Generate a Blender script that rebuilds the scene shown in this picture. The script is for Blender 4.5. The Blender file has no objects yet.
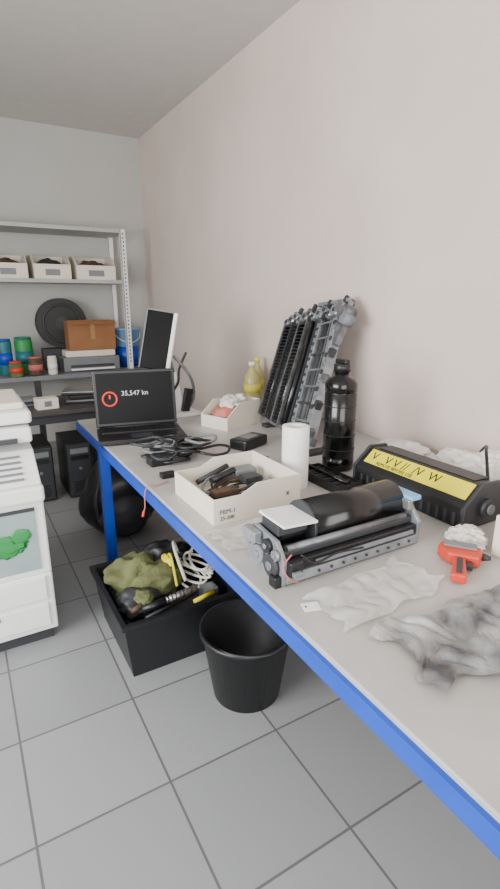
import bpy, bmesh, math, random
from mathutils import Vector, Matrix, noise
random.seed(7)
def lin(c):
    c=c/255.0
    return c/12.92 if c<=0.04045 else ((c+0.055)/1.055)**2.4
MATS={}
def mat(name,rgb,rough=0.6,metal=0.0,var=0.12,scale=8.0,bump=0.0,bscale=60.0,alpha=1.0,trans=0.0,emit=0.0,rgb2=None,detail=4,spec=0.5):
    if name in MATS: return MATS[name]
    m=bpy.data.materials.new(name); m.use_nodes=True
    nt=m.node_tree; p=nt.nodes['Principled BSDF']
    base=[lin(c) for c in rgb]
    b2=[lin(c) for c in rgb2] if rgb2 else [c*(1-var) for c in base]
    tc=nt.nodes.new('ShaderNodeTexCoord'); n=nt.nodes.new('ShaderNodeTexNoise')
    n.inputs['Scale'].default_value=scale; n.inputs['Detail'].default_value=detail
    nt.links.new(tc.outputs['Object'],n.inputs['Vector'])
    cr=nt.nodes.new('ShaderNodeValToRGB')
    cr.color_ramp.elements[0].position=0.35; cr.color_ramp.elements[1].position=0.65
    cr.color_ramp.elements[0].color=(*b2,1); cr.color_ramp.elements[1].color=(*base,1)
    nt.links.new(n.outputs['Fac'],cr.inputs['Fac']); nt.links.new(cr.outputs['Color'],p.inputs['Base Color'])
    p.inputs['Roughness'].default_value=rough; p.inputs['Metallic'].default_value=metal
    p.inputs['Alpha'].default_value=alpha; p.inputs['Specular IOR Level'].default_value=spec
    p.inputs['Transmission Weight'].default_value=trans
    if emit:
        p.inputs['Emission Color'].default_value=(*base,1); p.inputs['Emission Strength'].default_value=emit
    if bump:
        n2=nt.nodes.new('ShaderNodeTexNoise'); n2.inputs['Scale'].default_value=bscale
        nt.links.new(tc.outputs['Object'],n2.inputs['Vector'])
        bp=nt.nodes.new('ShaderNodeBump'); bp.inputs['Strength'].default_value=bump; bp.inputs['Distance'].default_value=0.01
        nt.links.new(n2.outputs['Fac'],bp.inputs['Height']); nt.links.new(bp.outputs['Normal'],p.inputs['Normal'])
    MATS[name]=m; return m

black=mat('black_plastic',(26,27,30),0.4)
blackg=mat('black_gloss',(14,14,16),0.2)
dark=mat('dark_grey_plastic',(52,54,58),0.5)
grey=mat('grey_plastic',(120,124,128),0.5)
steel=mat('steel',(160,162,166),0.35,0.7,var=0.3)
zinc=mat('zinc_frame',(158,163,170),0.4,0.4,var=0.35,scale=20)
zincd=mat('dull_metal',(128,130,134),0.45,0.5,var=0.45,scale=25)
white=mat('white_plastic',(238,239,238),0.45,var=0.05)
offw=mat('off_white_card',(228,221,206),0.8,var=0.07)
paper=mat('paper_white',(240,240,240),0.9,var=0.04)
blue=mat('blue_enamel',(10,72,190),0.4,var=0.15)
lblue=mat('light_blue',(130,180,225),0.5)
red=mat('red_orange',(210,64,40),0.45)
yellow=mat('yellow_label',(228,216,46),0.5,var=0.1)
ink=mat('ink_black',(30,30,20),0.6)
inkb=mat('ink_blue',(50,60,110),0.6)
card=mat('brown_cardboard',(150,104,68),0.85,var=0.15)
green=mat('green_plastic',(40,140,70),0.5)
olive=mat('olive_cloth',(110,116,74),0.95,var=0.4,bump=0.4)
brown=mat('brown_parts',(90,66,50),0.7,var=0.4,scale=40)
oil=mat('yellow_liquid_bottle',(186,178,116),0.25,alpha=0.8)
lab=mat('bottle_label',(200,190,80),0.6)
teal=mat('teal',(30,110,120),0.5)
laminate=mat('bench_laminate',(188,185,182),0.4,var=0.16,scale=3.5,rgb2=(168,165,163))
shelfm=mat('shelf_metal',(176,178,176),0.5,var=0.1)
shelfd=mat('shelf_dark_board',(70,66,64),0.6)
screen=mat('screen_black',(12,13,16),0.4,var=0.02,spec=0.15)
logo=mat('logo_red',(215,60,45),0.5,emit=0.6)
logow=mat('logo_white',(200,205,210),0.5,emit=0.35)
plast=mat('clear_plastic_film',(230,230,229),0.25,var=0.1,alpha=0.5,bump=0.5,bscale=25)
bagw=mat('white_plastic_bag',(228,225,220),0.4,var=0.2,scale=14,bump=0.4,bscale=30)
bagd=mat('sooty_plastic',(170,170,170),0.4,scale=9,rgb2=(72,72,76),bump=0.6,bscale=26)
whitewire=mat('white_cable',(210,210,200),0.5)
pink=mat('pink_part',(190,110,100),0.6)

class B:
    def __init__(s,name,o=(0,0,0),rz=0.0):
        s.name=name; s.o=o; s.rz=rz; s.bm=bmesh.new(); s.mats=[]
    def mi(s,m):
        if m not in s.mats: s.mats.append(m)
        return s.mats.index(m)
    def add(s,t,m,smooth=False,M=None):
        i=s.mi(m)
        if M is not None: t.transform(M)
        for f in t.faces: f.material_index=i; f.smooth=smooth
        me=bpy.data.meshes.new('t'); t.to_mesh(me); t.free(); s.bm.from_mesh(me); bpy.data.meshes.remove(me)
        return s
    def box(s,x0,x1,y0,y1,z0,z1,m,bev=0.0,M=None):
        t=bmesh.new(); bmesh.ops.create_cube(t,size=1)
        for v in t.verts:
            v.co=Vector(((x0+x1)/2+v.co.x*(x1-x0),(y0+y1)/2+v.co.y*(y1-y0),(z0+z1)/2+v.co.z*(z1-z0)))
        if bev>0: bmesh.ops.bevel(t,geom=t.edges[:],offset=bev,segments=2,affect='EDGES',profile=0.5)
        return s.add(t,m,False,M)
    def bar(s,p,q,w,h,m,up=(0,0,1),bev=0.0):
        p=Vector(p);q=Vector(q);d=q-p;L=d.length;d.normalize()
        x=d.cross(Vector(up))
        if x.length<1e-4: x=Vector((1,0,0))
        x.normalize(); y=x.cross(d).normalized()
        M=Matrix(((x.x,d.x,y.x,p.x),(x.y,d.y,y.y,p.y),(x.z,d.z,y.z,p.z),(0,0,0,1)))
        return s.box(-w/2,w/2,0,L,-h/2,h/2,m,bev,M)
    def cyl(s,p,q,r,m,r2=None,seg=28):
        p=Vector(p);q=Vector(q);d=q-p
        t=bmesh.new(); bmesh.ops.create_cone(t,cap_ends=True,segments=seg,radius1=r,radius2=r if r2 is None else r2,depth=d.length)
        R=d.to_track_quat('Z','Y').to_matrix().to_4x4()
        M=Matrix.Translation((p+q)/2)@R
        i=s.mi(m); t.transform(M)
        for f in t.faces:
            f.material_index=i; f.smooth=len(f.verts)<=4
        me=bpy.data.meshes.new('t'); t.to_mesh(me); t.free(); s.bm.from_mesh(me); bpy.data.meshes.remove(me)
        return s
    def lathe(s,c,prof,m,seg=32,M=None):
        t=bmesh.new(); rings=[]
        for r,z in prof:
            rings.append([t.verts.new((c[0]+r*math.cos(2*math.pi*k/seg),c[1]+r*math.sin(2*math.pi*k/seg),c[2]+z)) for k in range(seg)])
        for a,b in zip(rings,rings[1:]):
            for k in range(seg):
                t.faces.new((a[k],a[(k+1)%seg],b[(k+1)%seg],b[k]))
        t.faces.new(rings[0][::-1]); t.faces.new(rings[-1])
        bmesh.ops.recalc_face_normals(t,faces=t.faces[:])
        return s.add(t,m,True,M)
    def torus(s,c,R,r,m,M=None,seg=36,ms=10):
        t=bmesh.new(); g=[]
        for i in range(seg):
            a=2*math.pi*i/seg
            g.append([t.verts.new(((R+r*math.cos(2*math.pi*j/ms))*math.cos(a),(R+r*math.cos(2*math.pi*j/ms))*math.sin(a),r*math.sin(2*math.pi*j/ms))) for j in range(ms)])
        for i in range(seg):
            for j in range(ms):
                t.faces.new((g[i][j],g[(i+1)%seg][j],g[(i+1)%seg][(j+1)%ms],g[i][(j+1)%ms]))
        MM=Matrix.Translation(c)@(M if M is not None else Matrix())
        return s.add(t,m,True,MM)
    def prism(s,pts,vec,m,bev=0):
        t=bmesh.new(); vec=Vector(vec)
        a=[t.verts.new(p) for p in pts]; b=[t.verts.new(Vector(p)+vec) for p in pts]
        n=len(pts); t.faces.new(a[::-1]); t.faces.new(b)
        for k in range(n): t.faces.new((a[k],a[(k+1)%n],b[(k+1)%n],b[k]))
        bmesh.ops.recalc_face_normals(t,faces=t.faces[:])
        if bev: bmesh.ops.bevel(t,geom=t.edges[:],offset=bev,segments=2,affect='EDGES',profile=0.5)
        return s.add(t,m)
    def tube(s,pts,r,m,seg=8,sub=8):
        P=[Vector(p) for p in pts]; out=[]
        for i in range(len(P)-1):
            p0=P[max(i-1,0)];p1=P[i];p2=P[i+1];p3=P[min(i+2,len(P)-1)]
            for k in range(sub):
                u=k/sub
                out.append(0.5*((2*p1)+(p2-p0)*u+(2*p0-5*p1+4*p2-p3)*u*u+(3*p1-p0-3*p2+p3)*u**3))
        out.append(P[-1])
        t=bmesh.new(); prev=None; nrm=Vector((0.3,0.2,1)).normalized()
        for i,p in enumerate(out):
            d=(out[min(i+1,len(out)-1)]-out[max(i-1,0)])
            if d.length<1e-7: d=Vector((0,0,1))
            d.normalize(); nrm=(nrm-d*nrm.dot(d))
            if nrm.length<1e-4: nrm=d.orthogonal()
            nrm.normalize(); bi=d.cross(nrm)
            ring=[t.verts.new(p+r*(math.cos(2*math.pi*k/seg)*nrm+math.sin(2*math.pi*k/seg)*bi)) for k in range(seg)]
            if prev:
                for k in range(seg): t.faces.new((prev[k],prev[(k+1)%seg],ring[(k+1)%seg],ring[k]))
            else: t.faces.new(ring[::-1])
            prev=ring
        t.faces.new(prev)
        return s.add(t,m,True)
    def lump(s,c,rad,m,amp=0.25,freq=2.0,seed=0,zmin=None,sub=4,rid=False):
        t=bmesh.new(); bmesh.ops.create_icosphere(t,subdivisions=sub,radius=1)
        for v in t.verts:
            n=noise.noise(v.co*freq+Vector((seed*3.7,seed,0)))+0.5*noise.noise(v.co*freq*2.3+Vector((seed,0,9)))
            if rid: n=0.6-abs(n)*2.2
            v.co*=1+amp*n
            v.co=Vector((c[0]+v.co.x*rad[0],c[1]+v.co.y*rad[1],c[2]+v.co.z*rad[2]))
            if zmin is not None and v.co.z<zmin: v.co.z=zmin
        return s.add(t,m,not rid)
    def sheet(s,fn,nu,nv,m,smooth=True):
        t=bmesh.new()
        g=[[t.verts.new(fn(i/nu,j/nv)) for j in range(nv+1)] for i in range(nu+1)]
        for i in range(nu):
            for j in range(nv): t.faces.new((g[i][j],g[i+1][j],g[i+1][j+1],g[i][j+1]))
        return s.add(t,m,smooth)
    def text(s,body,size,m,M,ext=0.0006):
        cu=bpy.data.curves.new('txt','FONT'); cu.body=body; cu.size=size; cu.extrude=ext; cu.resolution_u=3
        ob=bpy.data.objects.new('txt',cu); bpy.context.scene.collection.objects.link(ob)
        bpy.context.view_layer.update()
        dg=bpy.context.evaluated_depsgraph_get()
        me=bpy.data.meshes.new_from_object(ob.evaluated_get(dg))
        bpy.data.objects.remove(ob); t=bmesh.new(); t.from_mesh(me); bpy.data.meshes.remove(me)
        return s.add(t,m,False,M)
    def done(s):
        me=bpy.data.meshes.new(s.name)
        s.bm.to_mesh(me); s.bm.free()
        for m in s.mats: me.materials.append(m)
        ob=bpy.data.objects.new(s.name,me); bpy.context.scene.collection.objects.link(ob)
        ob.location=s.o; ob.rotation_euler=(0,0,s.rz)
        return ob
def frame(o,x,y):
    x=Vector(x).normalized(); y=Vector(y); z=x.cross(y).normalized(); y=z.cross(x)
    return Matrix(((x.x,y.x,z.x,o[0]),(x.y,y.y,z.y,o[1]),(x.z,y.z,z.z,o[2]),(0,0,0,1)))

# ---------------- room ----------------
wallm=mat('painted_plaster_pinkish',(218,204,196),0.85,scale=1.3,rgb2=(209,194,186),bump=0.12,bscale=90)
wallb=mat('painted_plaster_pale',(186,186,182),0.85,var=0.05,scale=1.5,bump=0.1,bscale=90)
ceilm=mat('ceiling_paint',(205,203,198),0.9,var=0.04)
glass=mat('window_glass',(210,225,235),0.05,alpha=0.25)
tile=bpy.data.materials.new('floor_tiles'); tile.use_nodes=True
nt=tile.node_tree; p=nt.nodes['Principled BSDF']; tc=nt.nodes.new('ShaderNodeTexCoord'); bt=nt.nodes.new('ShaderNodeTexBrick')
bt.offset=0; bt.inputs['Scale'].default_value=1; bt.inputs['Brick Width'].default_value=0.4; bt.inputs['Row Height'].default_value=0.4
bt.inputs['Mortar Size'].default_value=0.004
bt.inputs['Color1'].default_value=(lin(150),lin(152),lin(154),1); bt.inputs['Color2'].default_value=(lin(142),lin(144),lin(146),1); bt.inputs['Mortar'].default_value=(lin(98),lin(98),lin(98),1)
nt.links.new(tc.outputs['Object'],bt.inputs['Vector']); nt.links.new(bt.outputs['Color'],p.inputs['Base Color']); p.inputs['Roughness'].default_value=0.35
X0,X1,Y0,Y1,H=-2.2,1.82,-2.2,5.34,3.0
B('floor').box(X0-.1,X1+.1,Y0-.1,Y1+.1,-.1,0,tile).done()
B('ceiling').box(X0-.1,X1+.1,Y0-.1,Y1+.1,H,H+.1,ceilm).done()
B('wall_right').box(X1,X1+.1,Y0,Y1,0,H,wallm).done()
B('wall_back').box(X0-.1,X1+.1,Y1,Y1+.1,0,H,wallb).done()
w=B('wall_left')
w.box(X0-.1,X0,Y0,-.2,0,H,wallb).box(X0-.1,X0,2.0,Y1,0,H,wallb).box(X0-.1,X0,-.2,2.0,0,.95,wallb).box(X0-.1,X0,-.2,2.0,2.45,H,wallb).done()
B('wall_front').box(X0-.1,X1+.1,Y0-.1,Y0,0,H,wallb).done()
f=B('window_1')
for a,b in ((-.2,-.15),(.88,.93),(1.95,2.0)): f.box(X0-.08,X0-.03,a,b,.95,2.45,white)
f.box(X0-.08,X0-.03,-.2,2,.95,1.0,white).box(X0-.08,X0-.03,-.2,2,2.4,2.45,white).done()
f=B('door_1')
for a,b in ((-1.6,-1.53),(-.33,-.27),(.93,1.0)): f.box(a,b,Y0+.001,Y0+.05,0,2.5,white)
f.box(-1.6,1.0,Y0+.001,Y0+.05,2.43,2.5,white).box(-1.6,1.0,Y0+.001,Y0+.05,0,.12,white).box(-1.53,.93,Y0+.01,Y0+.016,.12,2.43,glass)
f.tube([(-.36,Y0+.05,1.0),(-.36,Y0+.09,1.0),(-.36,Y0+.09,1.2),(-.36,Y0+.05,1.2)],.01,steel).done()
B('baseboard_right').box(X1-.012,X1,Y0,Y1-.0,0,.08,mat('skirting_tile',(140,138,136),0.4)).done()
B('baseboard_back').box(X0,X1-.013,Y1-.012,Y1,0,.08,MATS['skirting_tile']).done()
f=B('fluorescent_ceiling_lamp')
f.box(.0,.14,1.6,2.8,H-.05,H,white).cyl((.07,1.63,H-.07),(.07,2.77,H-.07),.014,paper)
f.box(.05,.09,1.6,1.63,H-.09,H-.05,white).box(.05,.09,2.77,2.8,H-.09,H-.05,white).done()

# ---------------- workbench ----------------
Z=0.80
wb=B('workbench')
wb.box(.556,1.80,-.6,3.0,Z-.03,Z,laminate,.003)
wb.box(.545,.5555,-.6,3.0,Z-.055,Z-.012,blue)
wb.box(.556,.60,-.6,3.0,Z-.055,Z-.031,blue)
wb.box(.60,1.79,2.955,2.998,Z-.075,Z-.031,blue).box(.60,1.79,-.6,-.555,Z-.075,Z-.031,blue)
for y in (2.50,-.3):
    wb.box(.55,.60,y-.025,y+.025,0,Z-.055,blue,.003).box(1.73,1.78,y-.025,y+.025,0,Z-.031,blue,.003)
    wb.box(.60,1.73,y-.02,y+.02,.68,.72,blue)
wb.done()

# ---------------- back shelving ----------------
sh=B('shelving_unit')
for x in (-.75,1.43):
    for y in (4.84,5.26):
        sh.box(x,x+.045,y,y+.004,0,2.1,white).box(x,x+.004,y,y+.045,0,2.1,white)
        if y<5:
            for k in range(34): sh.box(x+.017,x+.028,y-.001,y,.9+k*.035,.918+k*.035,dark)
for z in (1.63,2.07): sh.box(-.75,1.475,4.845,5.31,z,z+.03,shelfm)
sh.done()
wt=B('back_worktop')
wt.box(-.6,1.78,4.72,4.835,.80,.84,grey,.003).box(-.5,1.42,4.835,5.25,.80,.84,grey).box(1.42,1.49,4.90,5.25,.80,.84,grey).box(1.49,1.78,4.835,5.30,.80,.84,grey)
for x in (-.5,.55,1.7): wt.box(x,x+.05,4.74,4.79,0,.80,dark)
wt.done()
def bin_(x,y,z,w,d,h,fill):
    b=B('storage_bin',(x,y,z))
    b.box(0,w,0,d,0,.006,offw)
    for xx in (0,w-.006):
        b.prism([(xx,0,.006),(xx,d,.006),(xx,d,h),(xx,.35*d,h),(xx,0,h*.6)],(.006,0,0),offw)
    b.box(.006,w-.006,0,.006,.006,h*.6,offw).box(.006,w-.006,d-.006,d,.006,h,offw)
    b.box(w*.3,w*.7,-.001,0,h*.15,h*.4,grey)
    b.lump((w/2,d*.5,h*.35),(w*.42,d*.4,h*.5),fill,.3,3,int(x*10)%7,zmin=.007,sub=3)
    return b.done()
for i,(x,wd) in enumerate(((-.05,.31),(.31,.31),(.67,.31),(1.03,.35))):
    bin_(x,4.9,1.66,wd,.34,.21,(grey,brown,dark,brown)[i])

pr=B('desktop_printer',(.83,4.86,.84))
pr.box(0,.52,0,.23,0,.13,grey,.01).box(.03,.49,.02,.22,.13,.19,offw,.012).box(.06,.46,-.02,.02,.04,.06,dark,.004).box(.06,.46,-.04,.02,.015,.03,white).done()
cb=B('cardboard_box',(.90,4.88,1.03))
cb.box(0,.43,0,.2,0,.27,card,.004).box(.20,.24,-.001,.2,.1,.272,mat('tape',(170,130,85),.3)).prism([(0,0,.27),(.43,0,.27),(.43,-.05,.24),(0,-.05,.24)],(0,0,.004),card).done()
bx=B('equipment_case',(.70,5.10,.84))
bx.box(0,.36,0,.145,0,.20,dark,.01).box(.02,.11,-.01,0,.12,.14,black,.004).done()
rr=B('cable_reel',(.90,5.18,1.04))
rr.cyl((0,-.05,.23),(0,-.035,.23),.23,black,seg=48).cyl((0,.035,.23),(0,.05,.23),.23,black,seg=48).cyl((0,-.034,.23),(0,.034,.23),.15,dark,seg=36).cyl((0,-.056,.23),(0,-.05,.23),.06,dark)
rr.torus((0,-.052,.23),.17,.012,dark,Matrix.Rotation(math.pi/2,4,'X')).done()
def can(name,x,y,z,r,h,m,m2):
    c=B(name,(x,y,z)); c.lathe((0,0,0),[(r*.93,0),(r,.01),(r,h*.93),(r*.92,h)],m).lathe((0,0,0),[(r*.94,h),(r*.94,h+.012),(r*.8,h+.014)],m2).lathe((0,0,0),[(r+.001,h*.3),(r+.001,h*.65)],m2); return c.done()
can('paint_can',.36,4.97,.84,.06,.3,teal,blue)
can('paint_can',.52,4.99,.84,.075,.31,green,teal)
can('jar',.42,4.79,.84,.055,.12,olive,red)
can('jar',.58,4.80,.84,.06,.15,brown,pink)
can('jar',.72,4.79,.84,.04,.15,offw,white)
b=B('plastic_bucket',(1.485,5.06,.84)); b.lathe((0,0,0),[(.10,0),(.122,.2)],blue).lathe((0,0,0),[(.123,.2),(.138,.36),(.144,.36),(.144,.375),(.13,.375)],lblue)
b.tube([(-.14,0,.35),(-.1,-.10,.28),(0,-.145,.24),(.1,-.10,.28),(.14,0,.35)],.004,white).done()

# side table & its contents
st=B('side_table')
st.box(.15,1.30,3.72,4.35,.69,.72,shelfd,.003)
for x in (.17,1.24):
    for y in (3.75,4.29): st.box(x,x+.04,y,y+.04,0,.69,dark)
st.box(.21,1.24,3.77,3.79,.62,.69,dark).done()
for i,(x,y,r,z) in enumerate(((.86,4.02,-.2,0.72),(.88,4.04,-.05,0.75),(.85,4.05,-.35,.78))):
    l=B('closed_laptop',(x,y,z),r); l.box(-.18,.18,-.13,.13,0,.013,black,.005).box(-.18,.18,-.13,.13,.014,.028,(grey,dark,steel)[i],.005)
    l.cyl((-.14,.125,.014),(.14,.125,.014),.006,black,seg=10).done()
l=B('small_carton',(.44,3.80,.72),.1); l.box(0,.15,0,.1,0,.08,offw,.003).box(.05,.10,-.001,0,.02,.06,grey).done()
l=B('external_drive',(.36,4.08,.72),.2); l.box(-.12,.12,-.09,.09,0,.05,grey,.006).box(-.10,.10,-.094,-.09,.015,.035,dark).done()
for x,y in ((.32,3.84),(.60,3.82),(.86,3.84)):
    t=B('computer_tower',(x,y,0)); t.box(0,.19,0,.42,.01,.44,black,.006).box(.01,.18,-.012,0,.02,.43,dark,.004)
    t.box(.03,.16,-.016,-.012,.36,.40,grey).box(.03,.16,-.016,-.012,.31,.345,black).cyl((.095,-.017,.24),(.095,-.012,.24),.012,steel,seg=14)
    for k in range(5): t.box(.04,.15,-.015,-.012,.05+k*.02,.058+k*.02,black)
    t.box(.02,.17,.03,.06,0,.01,black).box(.02,.17,.36,.39,0,.01,black).done()

# ---------------- white machines at the left ----------------
pc=B('photocopier',(-.42,2.12,0))
W=.645
pc.box(.02,W-.02,.03,.60,0,.06,dark)
pc.box(0,W,0,.62,.06,.34,white,.008).box(.03,W-.03,-.012,0,.09,.2,white,.004).box(.03,W-.03,-.012,0,.22,.33,white,.004)
pc.box(.24,.42,-.016,-.012,.17,.185,grey).box(.24,.42,-.016,-.012,.30,.315,grey)
pc.box(0,W,0.0,.62,.34,.68,white,.008)
pc.box(.06,W-.04,-.006,0,.37,.645,mat('pale_glass_panel',(150,168,168),.15))
pc.lump((.47,-.009,.50),(.09,.003,.045),green,.35,2.2,4).lump((.54,-.010,.54),(.04,.003,.03),green,.2,2,2).box(.30,.42,-.0095,-.006,.39,.42,pink)
pc.box(.06,W-.04,-.010,-.006,.64,.655,dark)
pc.box(-.005,W+.005,-.03,.62,.68,.75,white,.012)
pc.prism([(0,.0,.75),(0,.62,.75),(0,.62,.90),(0,.16,.86)],(W,0,0),white,.004)
for k in range(5): pc.box(.10,W-.06,.02+k*.025,.03+k*.025,.768+k*.0175,.776+k*.0175,grey)
pc.box(0,W,.12,.62,.90,.965,white,.01)
pc.box(.03,W-.06,.10,.12,.905,.925,dark)
pc.box(-.0,W+.01,.15,.62,.975,1.03,white,.012).box(.05,W-.01,.20,.60,1.03,1.06,offw,.01)
pc.done()

# ---------------- laptop ----------------
lp=B('laptop',(.79,2.58,Z),-.20)
lp.box(-.215,.215,-.27,.0,0.004,.028,black,.005).box(-.195,.195,-.13,-.02,.028,.031,dark)
for r in range(5):
    for c in range(15): lp.box(-.187+c*.025,-.166+c*.025,-.125+r*.021,-.108+r*.021,.031,.034,black)
lp.box(-.055,.055,-.235,-.16,.028,.0295,dark)
for x in (-.18,.18):
    for y in (-.24,-.04): lp.cyl((x,y,0),(x,y,.004),.01,dark,seg=10)
tl=Matrix.Translation((0,.006,.028))@Matrix.Rotation(-math.radians(8),4,'X')
lp.box(-.215,.215,0,.016,0,.30,black,.004,tl).box(-.2,.2,-.001,0.0,.02,.285,screen,0,tl)
lp.torus((0,0,0),.036,.005,logo,tl@Matrix.Translation((-.135,-.002,.15))@Matrix.Rotation(math.pi/2,4,'X'),seg=30)
lp.box(-.139,-.131,-.004,-.002,.15,.172,logo,0,tl)
lp.text('35,547 kn',.036,logow,tl@Matrix.Translation((-.075,-.002,.165))@Matrix.Rotation(math.pi/2,4,'X'))
lp.cyl((-.2,.004,.028),(.2,.004,.028),.009,black,seg=12).done()

# ---------------- tilted monitor on white stand ----------------
tm=B('tilted_monitor',(1.12,2.83,Z),0)
tm.box(-.09,.13,-.08,.08,0,.02,white,.006)
tm.bar((0.03,.03,.02),(-.01,.04,.26),.05,.03,white,up=(0,1,0),bev=.005)
tm.bar((-.01,.04,.25),(-.05,.05,.44),.04,.02,grey,up=(0,1,0),bev=.005)
tm.tube([(.07,.02,.02),(.11,.0,.10),(.10,-.01,.20),(.06,.0,.28),(.0,.03,.36)],.009,zincd)
tm.tube([(-.03,.0,.02),(-.05,-.02,.12),(.01,.0,.2),(.03,.02,.28),(.07,0,.38)],.008,black)
tm.bar((.05,.0,.02),(.08,.0,.16),.05,.03,black,up=(0,1,0),bev=.004)
M=frame((-.20,.06,.30),(.85,-.50,-.16),(.16,-.01,.29))
tm.box(0,.15,0,.34,-.012,.012,screen,.004,M).box(.151,.175,-.01,.345,-.016,.016,white,.005,M).box(-.005,.15,.34,.350,-.014,.014,grey,.002,M).box(-.008,.0,0,.34,-.014,.014,grey,.002,M).box(.03,.13,.11,.24,-.04,-.012,black,.004,M)
tm.done()

def bottle(x,y,r,h,m,cm):
    b=B('plastic_bottle',(x,y,Z)); b.lathe((0,0,0),[(r*.85,0),(r,.01),(r,h*.28),(r*.93,h*.31),(r,h*.34),(r,h*.6),(r*.85,h*.72),(r*.35,h*.86),(r*.33,h*.93)],m)
    b.lathe((0,0,0),[(r*.4,h*.93),(r*.42,h),(r*.3,h+.003)],cm).lathe((0,0,0),[(r+.001,h*.36),(r+.001,h*.55)],lab); return b.done()
bottle(1.62,2.78,.055,.30,oil,offw); bottle(1.73,2.90,.045,.31,oil,yellow)

b=B('storage_bin',(1.20,2.32,Z),.35)
b.box(0,.28,0,.2,0,.006,offw)
for yy in (0,.194): b.prism([(0,yy,.006),(.28,yy,.006),(.28,yy,.14),(.1,yy,.14),(0,yy,.07)],(0,.006,0),offw)
b.box(0,.006,.006,.194,.006,.07,offw).box(.274,.28,.006,.194,.006,.14,offw)
b.lump((.12,.1,.07),(.10,.08,.05),pink,.3,2.5,3,zmin=.008,sub=3).lump((.16,.1,.12),(.08,.06,.05),bagw,.5,2.5,5,sub=3,rid=True).done()

# main bin
b=B('cardboard_parts_bin',(.62,1.30,Z),0.0)
w_,d_,h_=.33,.32,.115
b.box(0,w_,0,d_,0,.005,offw)
for yy in (0,d_-.005): b.prism([(0,yy,.005),(w_,yy,.005),(w_,yy,h_),(.16,yy,h_),(.10,yy,.085),(0,yy,.085)],(0,.005,0),offw)
b.box(0,.005,.005,d_-.005,.005,.085,offw).box(w_-.005,w_,.005,d_-.005,.005,h_,offw)
b.text('PBM-1',.022,inkb,Matrix.Translation((.02,-.0005,.032))@Matrix.Rotation(math.pi/2,4,'X')).text('25-200',.018,ink,Matrix.Translation((.022,-.0005,.012))@Matrix.Rotation(math.pi/2,4,'X'))
b.text('x',.03,ink,Matrix.Translation((.27,-.0005,.05))@Matrix.Rotation(math.pi/2,4,'X'))
for k in range(9):
    a=k*.75; r=.07+.02*math.sin(k*2)
    b.tube([(.16+r*math.cos(a+j*.8)*1.3,.16+r*math.sin(a+j*.8),.025+.005*k+.01*math.sin(j*2+k)) for j in range(7)],.005,(black,brown,dark,grey)[k%4])
b.box(.05,.14,.09,.13,.05,.07,brown,.003).box(.2,.27,.15,.2,.05,.075,dark,.003).cyl((.09,.2,.07),(.2,.24,.08),.012,black)
b.cyl((.06,.26,.05),(.19,.27,.09),.010,dark).box(.2,.29,.22,.28,.05,.08,grey,.004).done()

b=B('paper_towel_roll',(1.045,1.47,Z)); b.lathe((0,0,0),[(.02,0),(.05,0.0),(.0505,.002),(.0505,.233),(.049,.235),(.02,.235),(.02,.2)],paper,40).done()

b=B('cable_pile',(.80,2.04,Z))
for k in range(16):
    cx,cy=random.uniform(-.13,.14),random.uniform(-.1,.14); r=random.uniform(.035,.07)
    a=random.random()*6
    b.tube([(cx+r*math.cos(a+j*.9)*1.2,cy+r*math.sin(a+j*.9),.007+.004*k+.006*(1+math.sin(j*1.7+k))) for j in range(8)],.0065,(black,black,dark,grey)[k%4])
b.box(-.16,-.06,-.1,-.03,0,.04,black,.005).box(.03,.12,.05,.12,0,.055,black,.005).box(-.1,-.03,.05,.1,0,.035,dark,.004).done()
b=B('power_adapter',(1.16,2.02,Z),.4); b.box(-.09,.09,-.05,.05,0,.05,black,.01).box(-.04,.04,-.03,.03,.05,.052,grey).tube([(.09,0,.02),(.11,.02,.008),(.12,.07,.008),(.06,.10,.008)],.005,black).done()
b=B('hanging_wire',(.548,1.72,Z)); b.tube([(.09,.02,.005),(.04,.0,.006),(.0,-.005,.008),(-.014,-.005,-.02),(-.014,-.0,-.07),(-.02,.0,-.09)],.0022,pink).tube([(-.02,0,-.09),(-.025,0,-.11)],.005,red).done()
b=B('small_connector',(.66,1.80,Z)); b.box(-.03,.03,-.02,.02,0,.02,black,.003).cyl((.03,0,.01),(.06,.01,.008),.005,steel,seg=10).done()
b=B('small_connector',(1.05,1.75,Z),.6); b.box(-.05,.05,-.03,.03,0,.03,black,.003).cyl((.05,0,.015),(.09,.01,.010),.008,grey,seg=10).done()

# ---------------- leaning roller assembly ----------------
ra=B('copier_roller_assembly')
BL,BR,TL,TR=Vector((1.45,2.33,Z+.035)),Vector((1.345,1.76,Z+.035)),Vector((1.715,2.46,1.34)),Vector((1.715,2.00,1.41))
def q(s,t,o=0.0):
    return BL.lerp(BR,s).lerp(TL.lerp(TR,s),t)+N*o
N=(BR-BL).cross(TL-BL).normalized()
if N.x>0: N=-N
for i,s0 in enumerate((.07,.22,.37)):
    r=(.042,.036,.040)[i]
    ra.cyl(q(s0,.04,.02),q(s0,.95,.02),r,(blackg,black,blackg)[i],seg=20)
    for k in range(26):
        t=.07+k*.034
        ra.cyl(q(s0,t,.02),q(s0,t+.006,.02),r+.004,black,seg=16)
for s0,m in ((-.02,zincd),(.145,dark),(.30,zincd),(.45,zincd)): ra.bar(q(s0,.03,.03),q(s0,.98,.03),.010,.05,m,up=N)
ra.bar(q(.72,.02,-.01),q(.72,.98,-.01),.24,.012,black,up=N)
ra.bar(q(.53,.02,.015),q(.53,.99,.015),.06,.03,dark,up=N,bev=.003)
ra.cyl(q(.53,.05,.04),q(.53,.95,.04),.018,blackg,seg=16)
ra.bar(q(.66,.0,.01),q(.64,1.0,.01),.035,.045,zinc,up=N,bev=.003)
ra.cyl(q(.77,.04,.01),q(.75,.97,.01),.024,dark,seg=18)
ra.bar(q(.86,.0,.01),q(.84,1.0,.01),.012,.04,zincd,up=N)
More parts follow.
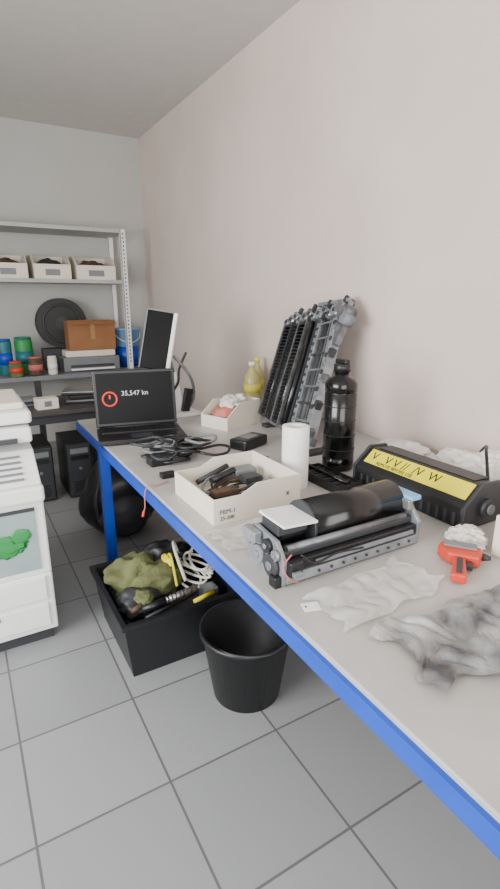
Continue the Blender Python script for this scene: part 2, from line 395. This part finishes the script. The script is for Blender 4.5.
ra.bar(q(.95,.0,.01),q(.92,1.0,.01),.045,.05,zinc,up=N,bev=.003)
random.seed(3)
for k in range(14):
    t=.06+k*.066
    ra.cyl(q(.945,t,.035),q(.945,t,.042),.012,dark if k%2 else steel,seg=12)
    if k%2: ra.bar(q(.66,t,.03),q(.9,t+.02,.03),.010,.01,steel if k%3 else dark,up=N)
    ra.cyl(q(.65,t+.03,.03),q(.65,t+.03,.038),.009,dark,seg=12)
    if k%3==0: ra.bar(q(.97,t,.02),q(1.02,t+.05,.03),.03,.03,(zincd,dark)[k%2],up=N)
for t in (.03,.97):
    ra.bar(q(-.05,t,.0),q(1.0,t,.0),.04,.04,zincd,up=N,bev=.004)
for k in range(13):
    s0=-.02+k*.092
    ra.cyl(q(s0,1.0+.02*(k%3),-.01),q(s0,1.0+.02*(k%3),.05),random.uniform(.016,.034),(zincd,steel,zinc,grey)[k%4],seg=18)
    ra.bar(q(s0,.96,.04),q(s0+.03,1.07+.03*(k%3),.03),.02,.02,(steel,zincd,dark)[k%3],up=N)
    ra.cyl(q(s0,1.0+.02*(k%3),.05),q(s0,1.0+.02*(k%3),.056),.010,dark,seg=12)
ra.bar(q(.35,1.06,.0),q(1.06,1.10,.0),.03,.03,zincd,up=N,bev=.003)
ra.bar(q(.5,1.13,.02),q(1.08,1.09,.03),.02,.02,zinc,up=N)
for i,s0 in enumerate((1.0,1.06,1.12)): ra.cyl(q(s0,1.03-.05*i,.0),q(s0,1.03-.05*i,.06),.03,(steel,zincd,grey)[i],seg=18)
ra.bar(q(1.0,.74,.02),q(1.08,.95,.02),.04,.03,zincd,up=N)
ra.box(1.31,1.47,1.73,1.78,Z,Z+.02,dark,.003).box(1.42,1.50,2.28,2.33,Z,Z+.02,dark,.003)
ra.done()

b=B('toner_bottle',(1.325,1.555,Z))
b.lathe((0,0,0),[(.058,0),(.065,.006),(.065,.05),(.063,.052),(.063,.056),(.065,.058),(.065,.32),(.063,.322),(.063,.326),(.065,.328),(.065,.36),(.054,.378),(.03,.386),(.03,.405)],blackg,40)
b.lathe((0,0,0),[(.034,.405),(.034,.435),(.028,.438)],black).box(-.012,.012,-.032,.032,.438,.455,black,.004)
for k in range(4): b.torus((0,0,.09+k*.06),.0652,.0022,black)
b.done()

b=B('black_parts_tray',(1.175,1.43,Z),-math.pi/2)
b.box(-.13,.13,-.055,.055,0,.006,black)
for a in ((-.13,.13,-.055,-.05),(-.13,.13,.05,.055),(-.13,-.125,-.05,.05),(.125,.13,-.05,.05)): b.box(*a,.006,.035,black)
for k in range(9): b.box(-.115+k*.026,-.10+k*.026,-.045,.045,.006,.028,dark if k%2 else black)
b.cyl((-.12,.0,.034),(.12,.0,.034),.008,blackg).done()

# ---------------- yellow label toner cartridge ----------------
b=B('toner_cartridge',(1.265,.895,Z))
L=.48
b.prism([(0,0,0),(.17,0,0),(.18,0,.085),(.165,0,.115),(.14,0,.13),(.09,0,.135),(.07,0,.132),(.0,0,.072),(-.004,0,.05)],(0,L,0),black,.004)
for y in (-.012,L):
    b.prism([(-.004,y,0),(.178,y,0),(.187,y,.088),(.155,y,.137),(.072,y,.142),(-.006,y,.075)],(0,.012,0),dark,.003)
b.box(.085,.15,.03,L-.03,.130,.137,black)
sl=frame((.0,L-.02,.0735),(0,-1,0),(.07,0,.060))
b.box(0,L-.03,.026,.088,0,.0025,yellow,0,sl)
b.text('V   V V //  /V  W',.046,ink,sl@Matrix.Translation((.02,.046,.003))).text('REMOVE BEFORE USE',.018,ink,sl@Matrix.Translation((.06,.030,.003)))
for k in range(14): b.box(-.005,0,.02+k*.032,.032+k*.032,.01,.05,dark)
b.cyl((.09,-.012,.06),(.09,-.03,.06),.03,dark).cyl((.09,-.03,.06),(.09,-.036,.06),.016,grey).done()

# ---------------- drum/fuser unit ----------------
b=B('printer_fuser_unit',(.61,.90,Z))
L=.475
for x in (0,L-.012):
    b.prism([(x,.0,.0),(x,.17,.0),(x,.175,.09),(x,.13,.120),(x,.03,.112),(x,-.005,.07)],(.012,0,0),zinc,.002)
b.box(.012,L-.012,.0,.17,.006,.02,dark)
b.box(.012,L-.012,-.004,.010,.006,.032,zinc,.002).box(.012,L-.012,.0,.02,.036,.062,black,.003)
b.box(.10,L-.03,-.007,0,.040,.052,grey,.002)
b.box(.012,L-.012,.155,.17,.02,.10,dark,.003)
b.box(.012,L-.012,.02,.06,.06,.082,dark,.006)
b.cyl((.135,.105,.100),(.455,.105,.100),.064,blackg,seg=48)
b.cyl((.05,.105,.1),(.135,.105,.1),.03,dark).cyl((.128,.105,.1),(.136,.105,.1),.066,dark,seg=40)
b.cyl((.03,.028,.085),(.44,.028,.085),.009,zincd,seg=14)
b.box(.015,.120,.03,.15,.140,.147,paper,.001,Matrix.Rotation(.06,4,'Y')).box(.02,.11,.05,.13,.11,.138,dark,.003)
for (y,z,r,m) in ((.04,.045,.03,dark),(.10,.05,.024,grey),(.14,.07,.02,steel),(.06,.09,.018,black),(.02,.08,.014,steel)):
    b.cyl((-.012,y,z),(0,y,z),r,m,seg=22); b.cyl((-.016,y,z),(-.012,y,z),r*.4,steel,seg=12)
b.box(-.02,0,.0,.03,.0,.03,black,.003).box(-.026,-.003,.09,.15,.085,.115,zinc,.003).box(.012,.05,-.02,0,.03,.07,black,.004).box(.015,.04,-.032,-.02,.036,.048,grey,.002)
b.tube([(.02,-.01,.09),(-.01,-.02,.07),(.0,-.03,.04),(.03,-.025,.02)],.002,pink)
b.tube([(.05,-.008,.08),(.09,-.014,.05),(.16,-.012,.058),(.25,-.012,.05)],.003,black)
for k in range(9): b.cyl((.11+k*.04,-.008,.02),(.11+k*.04,-.003,.02),.004,dark,seg=10)
b.box(L,L+.02,.02,.12,.02,.06,zinc,.003).box(L-.02,L+.02,.02,.14,.125,.139,lblue,.003).cyl((L,.105,.1),(L+.02,.105,.1),.014,steel)
b.box(L-.03,L-.012,.02,.05,.1,.13,steel,.003)
b.done()

b=B('glue_gun',(.995,.69,Z),.64)
b.prism([(0,-.018,.004),(.11,-.012,.004),(.11,.016,.004),(0,.02,.004)],(0,0,.026),red,.006)
b.prism([(.10,-.045,.002),(.14,-.055,.002),(.165,-.05,.002),(.17,.05,.002),(.14,.06,.002),(.10,.03,.002)],(0,0,.034),red,.007)
b.cyl((.14,-.05,.02),(.14,-.075,.02),.012,dark,r2=.006).box(.135,.168,-.04,.045,.036,.042,grey,.002).box(.07,.095,-.032,-.012,.008,.024,dark,.003).box(.01,.09,-.006,.008,.03,.033,dark,.001)
b.done()

def nz(x,y,f,s): return noise.noise(Vector((x*f,y*f,s)))
def sheetobj(name,cx,cy,w,d,rot,m,amp,f,seed,base=.003,n=44,rag=.0):
    b=B(name,(cx,cy,Z),rot)
    def fn(u,v):
        x=(u-.5)*w; y=(v-.5)*d
        h=abs(nz(x,y,f,seed))*1.2+.6*abs(nz(x,y,f*2.3,seed+3))
        ex=rag*nz(v*3,seed,1.5,2)*(1 if u>.5 else -1); ey=rag*nz(u*3,seed,1.5,5)
        return (x+ex*abs(u-.5)*2,y+ey,base+amp*h)
    b.sheet(fn,n,n,m,False); return b.done()
sheetobj('plastic_film_sheet',.80,.77,.34,.15,.10,plast,.014,9,1,rag=.03)
sheetobj('crumpled_sooty_bag',.86,.55,.38,.19,-.12,bagd,.030,9,3,rag=.04)
sheetobj('plastic_film_sheet',.75,1.19,.34,.14,.08,plast,.010,9,5,rag=.03)
sheetobj('plastic_film_sheet',.95,.20,.40,.28,.2,plast,.012,9,8,rag=.05)
b=B('paper_tag',(.625,.80,Z),-.3); b.box(-.02,.02,-.015,.015,.0,.002,paper).cyl((-.013,0,.002),(-.013,0,.0026),.003,dark,seg=10).done()
b=B('white_carton',(1.205,.60,Z),0.0); b.box(0,.22,0,.15,0,.12,offw,.004).box(.04,.10,-.001,0,.03,.07,grey)
b.text('10\nW6\nA4',.03,ink,frame((-.0006,.11,.085),(0,-1,0),(0,0,1))).done()
b=B('crumpled_white_bag',(1.19,.82,Z)); b.lump((0,0,.02),(.055,.05,.035),bagw,.35,1.6,4,zmin=0,rid=True).done()
b=B('crumpled_white_bag',(1.62,1.12,Z)); b.lump((0,0,.055),(.11,.17,.075),bagw,.35,1.5,2,zmin=0,rid=True).lump((.02,-.06,.09),(.06,.08,.06),bagw,.35,1.6,8,zmin=.0,rid=True).tube([(-.12,-.14,.09),(-.06,-.08,.165),(.02,-.02,.16),(.06,.05,.08)],.006,black).done()
b=B('crumpled_white_bag',(1.62,1.48,Z)); b.lump((0,0,.035),(.11,.13,.045),bagw,.35,1.5,6,zmin=0,rid=True).done()

# ---------------- crate under bench ----------------
cr=B('black_tool_crate',(.41,1.68,0))
CW,CD,CH=.52,.52,.27
cr.box(.03,CW-.03,.03,CD-.03,0,.01,black)
t=bmesh.new()
def ring(ins,z): return [t.verts.new(p) for p in ((ins,ins,z),(CW-ins,ins,z),(CW-ins,CD-ins,z),(ins,CD-ins,z))]
r0=ring(.03,.0);r1=ring(.0,CH-.02);r2=ring(-.012,CH-.02);r3=ring(-.012,CH);r4=ring(.008,CH);r5=ring(.04,.012)
for A,C in ((r0,r1),(r1,r2),(r2,r3),(r3,r4),(r4,r5)):
    for k in range(4): t.faces.new((A[k],A[(k+1)%4],C[(k+1)%4],C[k]))
cr.add(t,black)
U=Vector((0.01,0.01,.03))
cr.lump((.16,.38,.25),(.12,.10,.10),olive,.35,1.8,1).lump((.24,.30,.25),(.12,.10,.07),olive,.4,2,4).lump((.12,.2,.22),(.09,.08,.06),dark,.3,2,7)
cr.lump((.32,.42,.26),(.12,.07,.10),black,.3,2,9)
cr.box(.05,.46,.05,.46,.06,.18,dark,.01)
cr.lump((.13,.16,.27),(.04,.05,.02),olive,.3,2,3).lump((.3,.32,.32),(.02,.05,.02),yellow,.3,2,5)
for k in range(7):
    cr.tube([(.38+.045*math.cos(j*.8+k)+.01*k,.27+.11*math.sin(j*.8+k*.4),.24+.012*k+.012*math.sin(j+k)) for j in range(9)],.006,whitewire)
cr.tube([(.34,.20,.26),(.33,.28,.36),(.35,.36,.38),(.38,.38,.30)],.008,whitewire).tube([(.29,.18,.26),(.31,.3,.35),(.32,.38,.29)],.006,yellow)
cr.cyl((.10,.09,.255),(.20,.085,.27),.016,black).cyl((.20,.085,.27),(.35,.10,.28),.013,steel)
for k in range(8): cr.torus((.21+k*.018,.086+k*.002,.271+k*.0012),.0135,.003,(brown if k%2 else black),Matrix.Rotation(math.pi/2,4,'Y'),seg=16,ms=6)
cr.cyl((.10,.05,.24),(.36,.13,.235),.009,black).box(.38,.45,.09,.15,.2,.255,steel,.004)
cr.cyl((.06,.12,.24),(.14,.14,.255),.012,brown).cyl((.32,.06,.24),(.42,.08,.245),.010,yellow)
cr.done()
b=B('black_bucket',(.81,1.43,0)); b.lathe((0,0,0),[(.13,0),(.17,.27),(.18,.27),(.18,.29),(.168,.29),(.125,.012)],black,40)
b.tube([(-.175,0,.28),(-.12,-.13,.29),(0,-.182,.285),(.12,-.13,.29),(.175,0,.28)],.004,dark).done()
bp_=B('black_backpack',(.80,3.08,0))
bp_.lump((0,0,.25),(.25,.17,.29),black,.16,1.5,3,zmin=0).lump((-.02,-.14,.16),(.16,.07,.14),dark,.12,1.5,5,zmin=0.0)
bp_.tube([(-.06,-.02,.5),(-.04,-.04,.56),(.04,-.04,.56),(.06,-.02,.5)],.01,dark).tube([(-.16,-.10,.1),(-.19,-.12,.28),(-.14,-.1,.44)],.012,dark).done()
for y in (1.95,2.25):  # black towers invented to fill what is only shade under the bench
    b=B('computer_tower',(1.15,y,0)); b.box(0,.45,0,.2,.01,.42,black,.006).box(-.012,0,.01,.19,.02,.41,dark,.004).box(-.015,-.012,.03,.17,.34,.38,grey).box(.03,.06,.02,.18,0,.01,black).box(.38,.41,.02,.18,0,.01,black).cyl((-.016,.1,.25),(-.012,.1,.25),.012,steel,seg=14).done()

# ---------------- lights ----------------
def area(name,loc,tgt,sx,sy,power,col):
    l=bpy.data.lights.new(name,'AREA'); l.shape='RECTANGLE'; l.size=sx; l.size_y=sy; l.energy=power; l.color=col
    o=bpy.data.objects.new(name,l); bpy.context.scene.collection.objects.link(o); o.location=loc
    o.rotation_euler=(Vector(tgt)-Vector(loc)).to_track_quat('-Z','Y').to_euler(); return o
area('daylight_window',(X0+.02,.9,1.7),(X0+1,.9,1.65),2.1,1.4,190,(1,.99,.97))
area('door_fill_lamp',(-.3,Y0+.12,1.35),(-.3,0,1.35),2.4,2.2,135,(1,.98,.96))  # added fill lamp before the unseen door; the wall behind its glass is solid
wd=bpy.data.worlds.new('World'); bpy.context.scene.world=wd; wd.use_nodes=True
bg=wd.node_tree.nodes['Background']; bg.inputs[0].default_value=(.75,.82,.95,1); bg.inputs[1].default_value=1.0

cam=bpy.data.cameras.new('Camera'); co=bpy.data.objects.new('Camera',cam); bpy.context.scene.collection.objects.link(co)
cam.sensor_fit='VERTICAL'; cam.sensor_height=36; cam.sensor_width=36*500/889; cam.lens=20.25; cam.clip_start=.02
co.location=(0,0,1.48)
co.rotation_euler=Vector((.4805,.832,-.277)).to_track_quat('-Z','Y').to_euler()
bpy.context.scene.camera=co
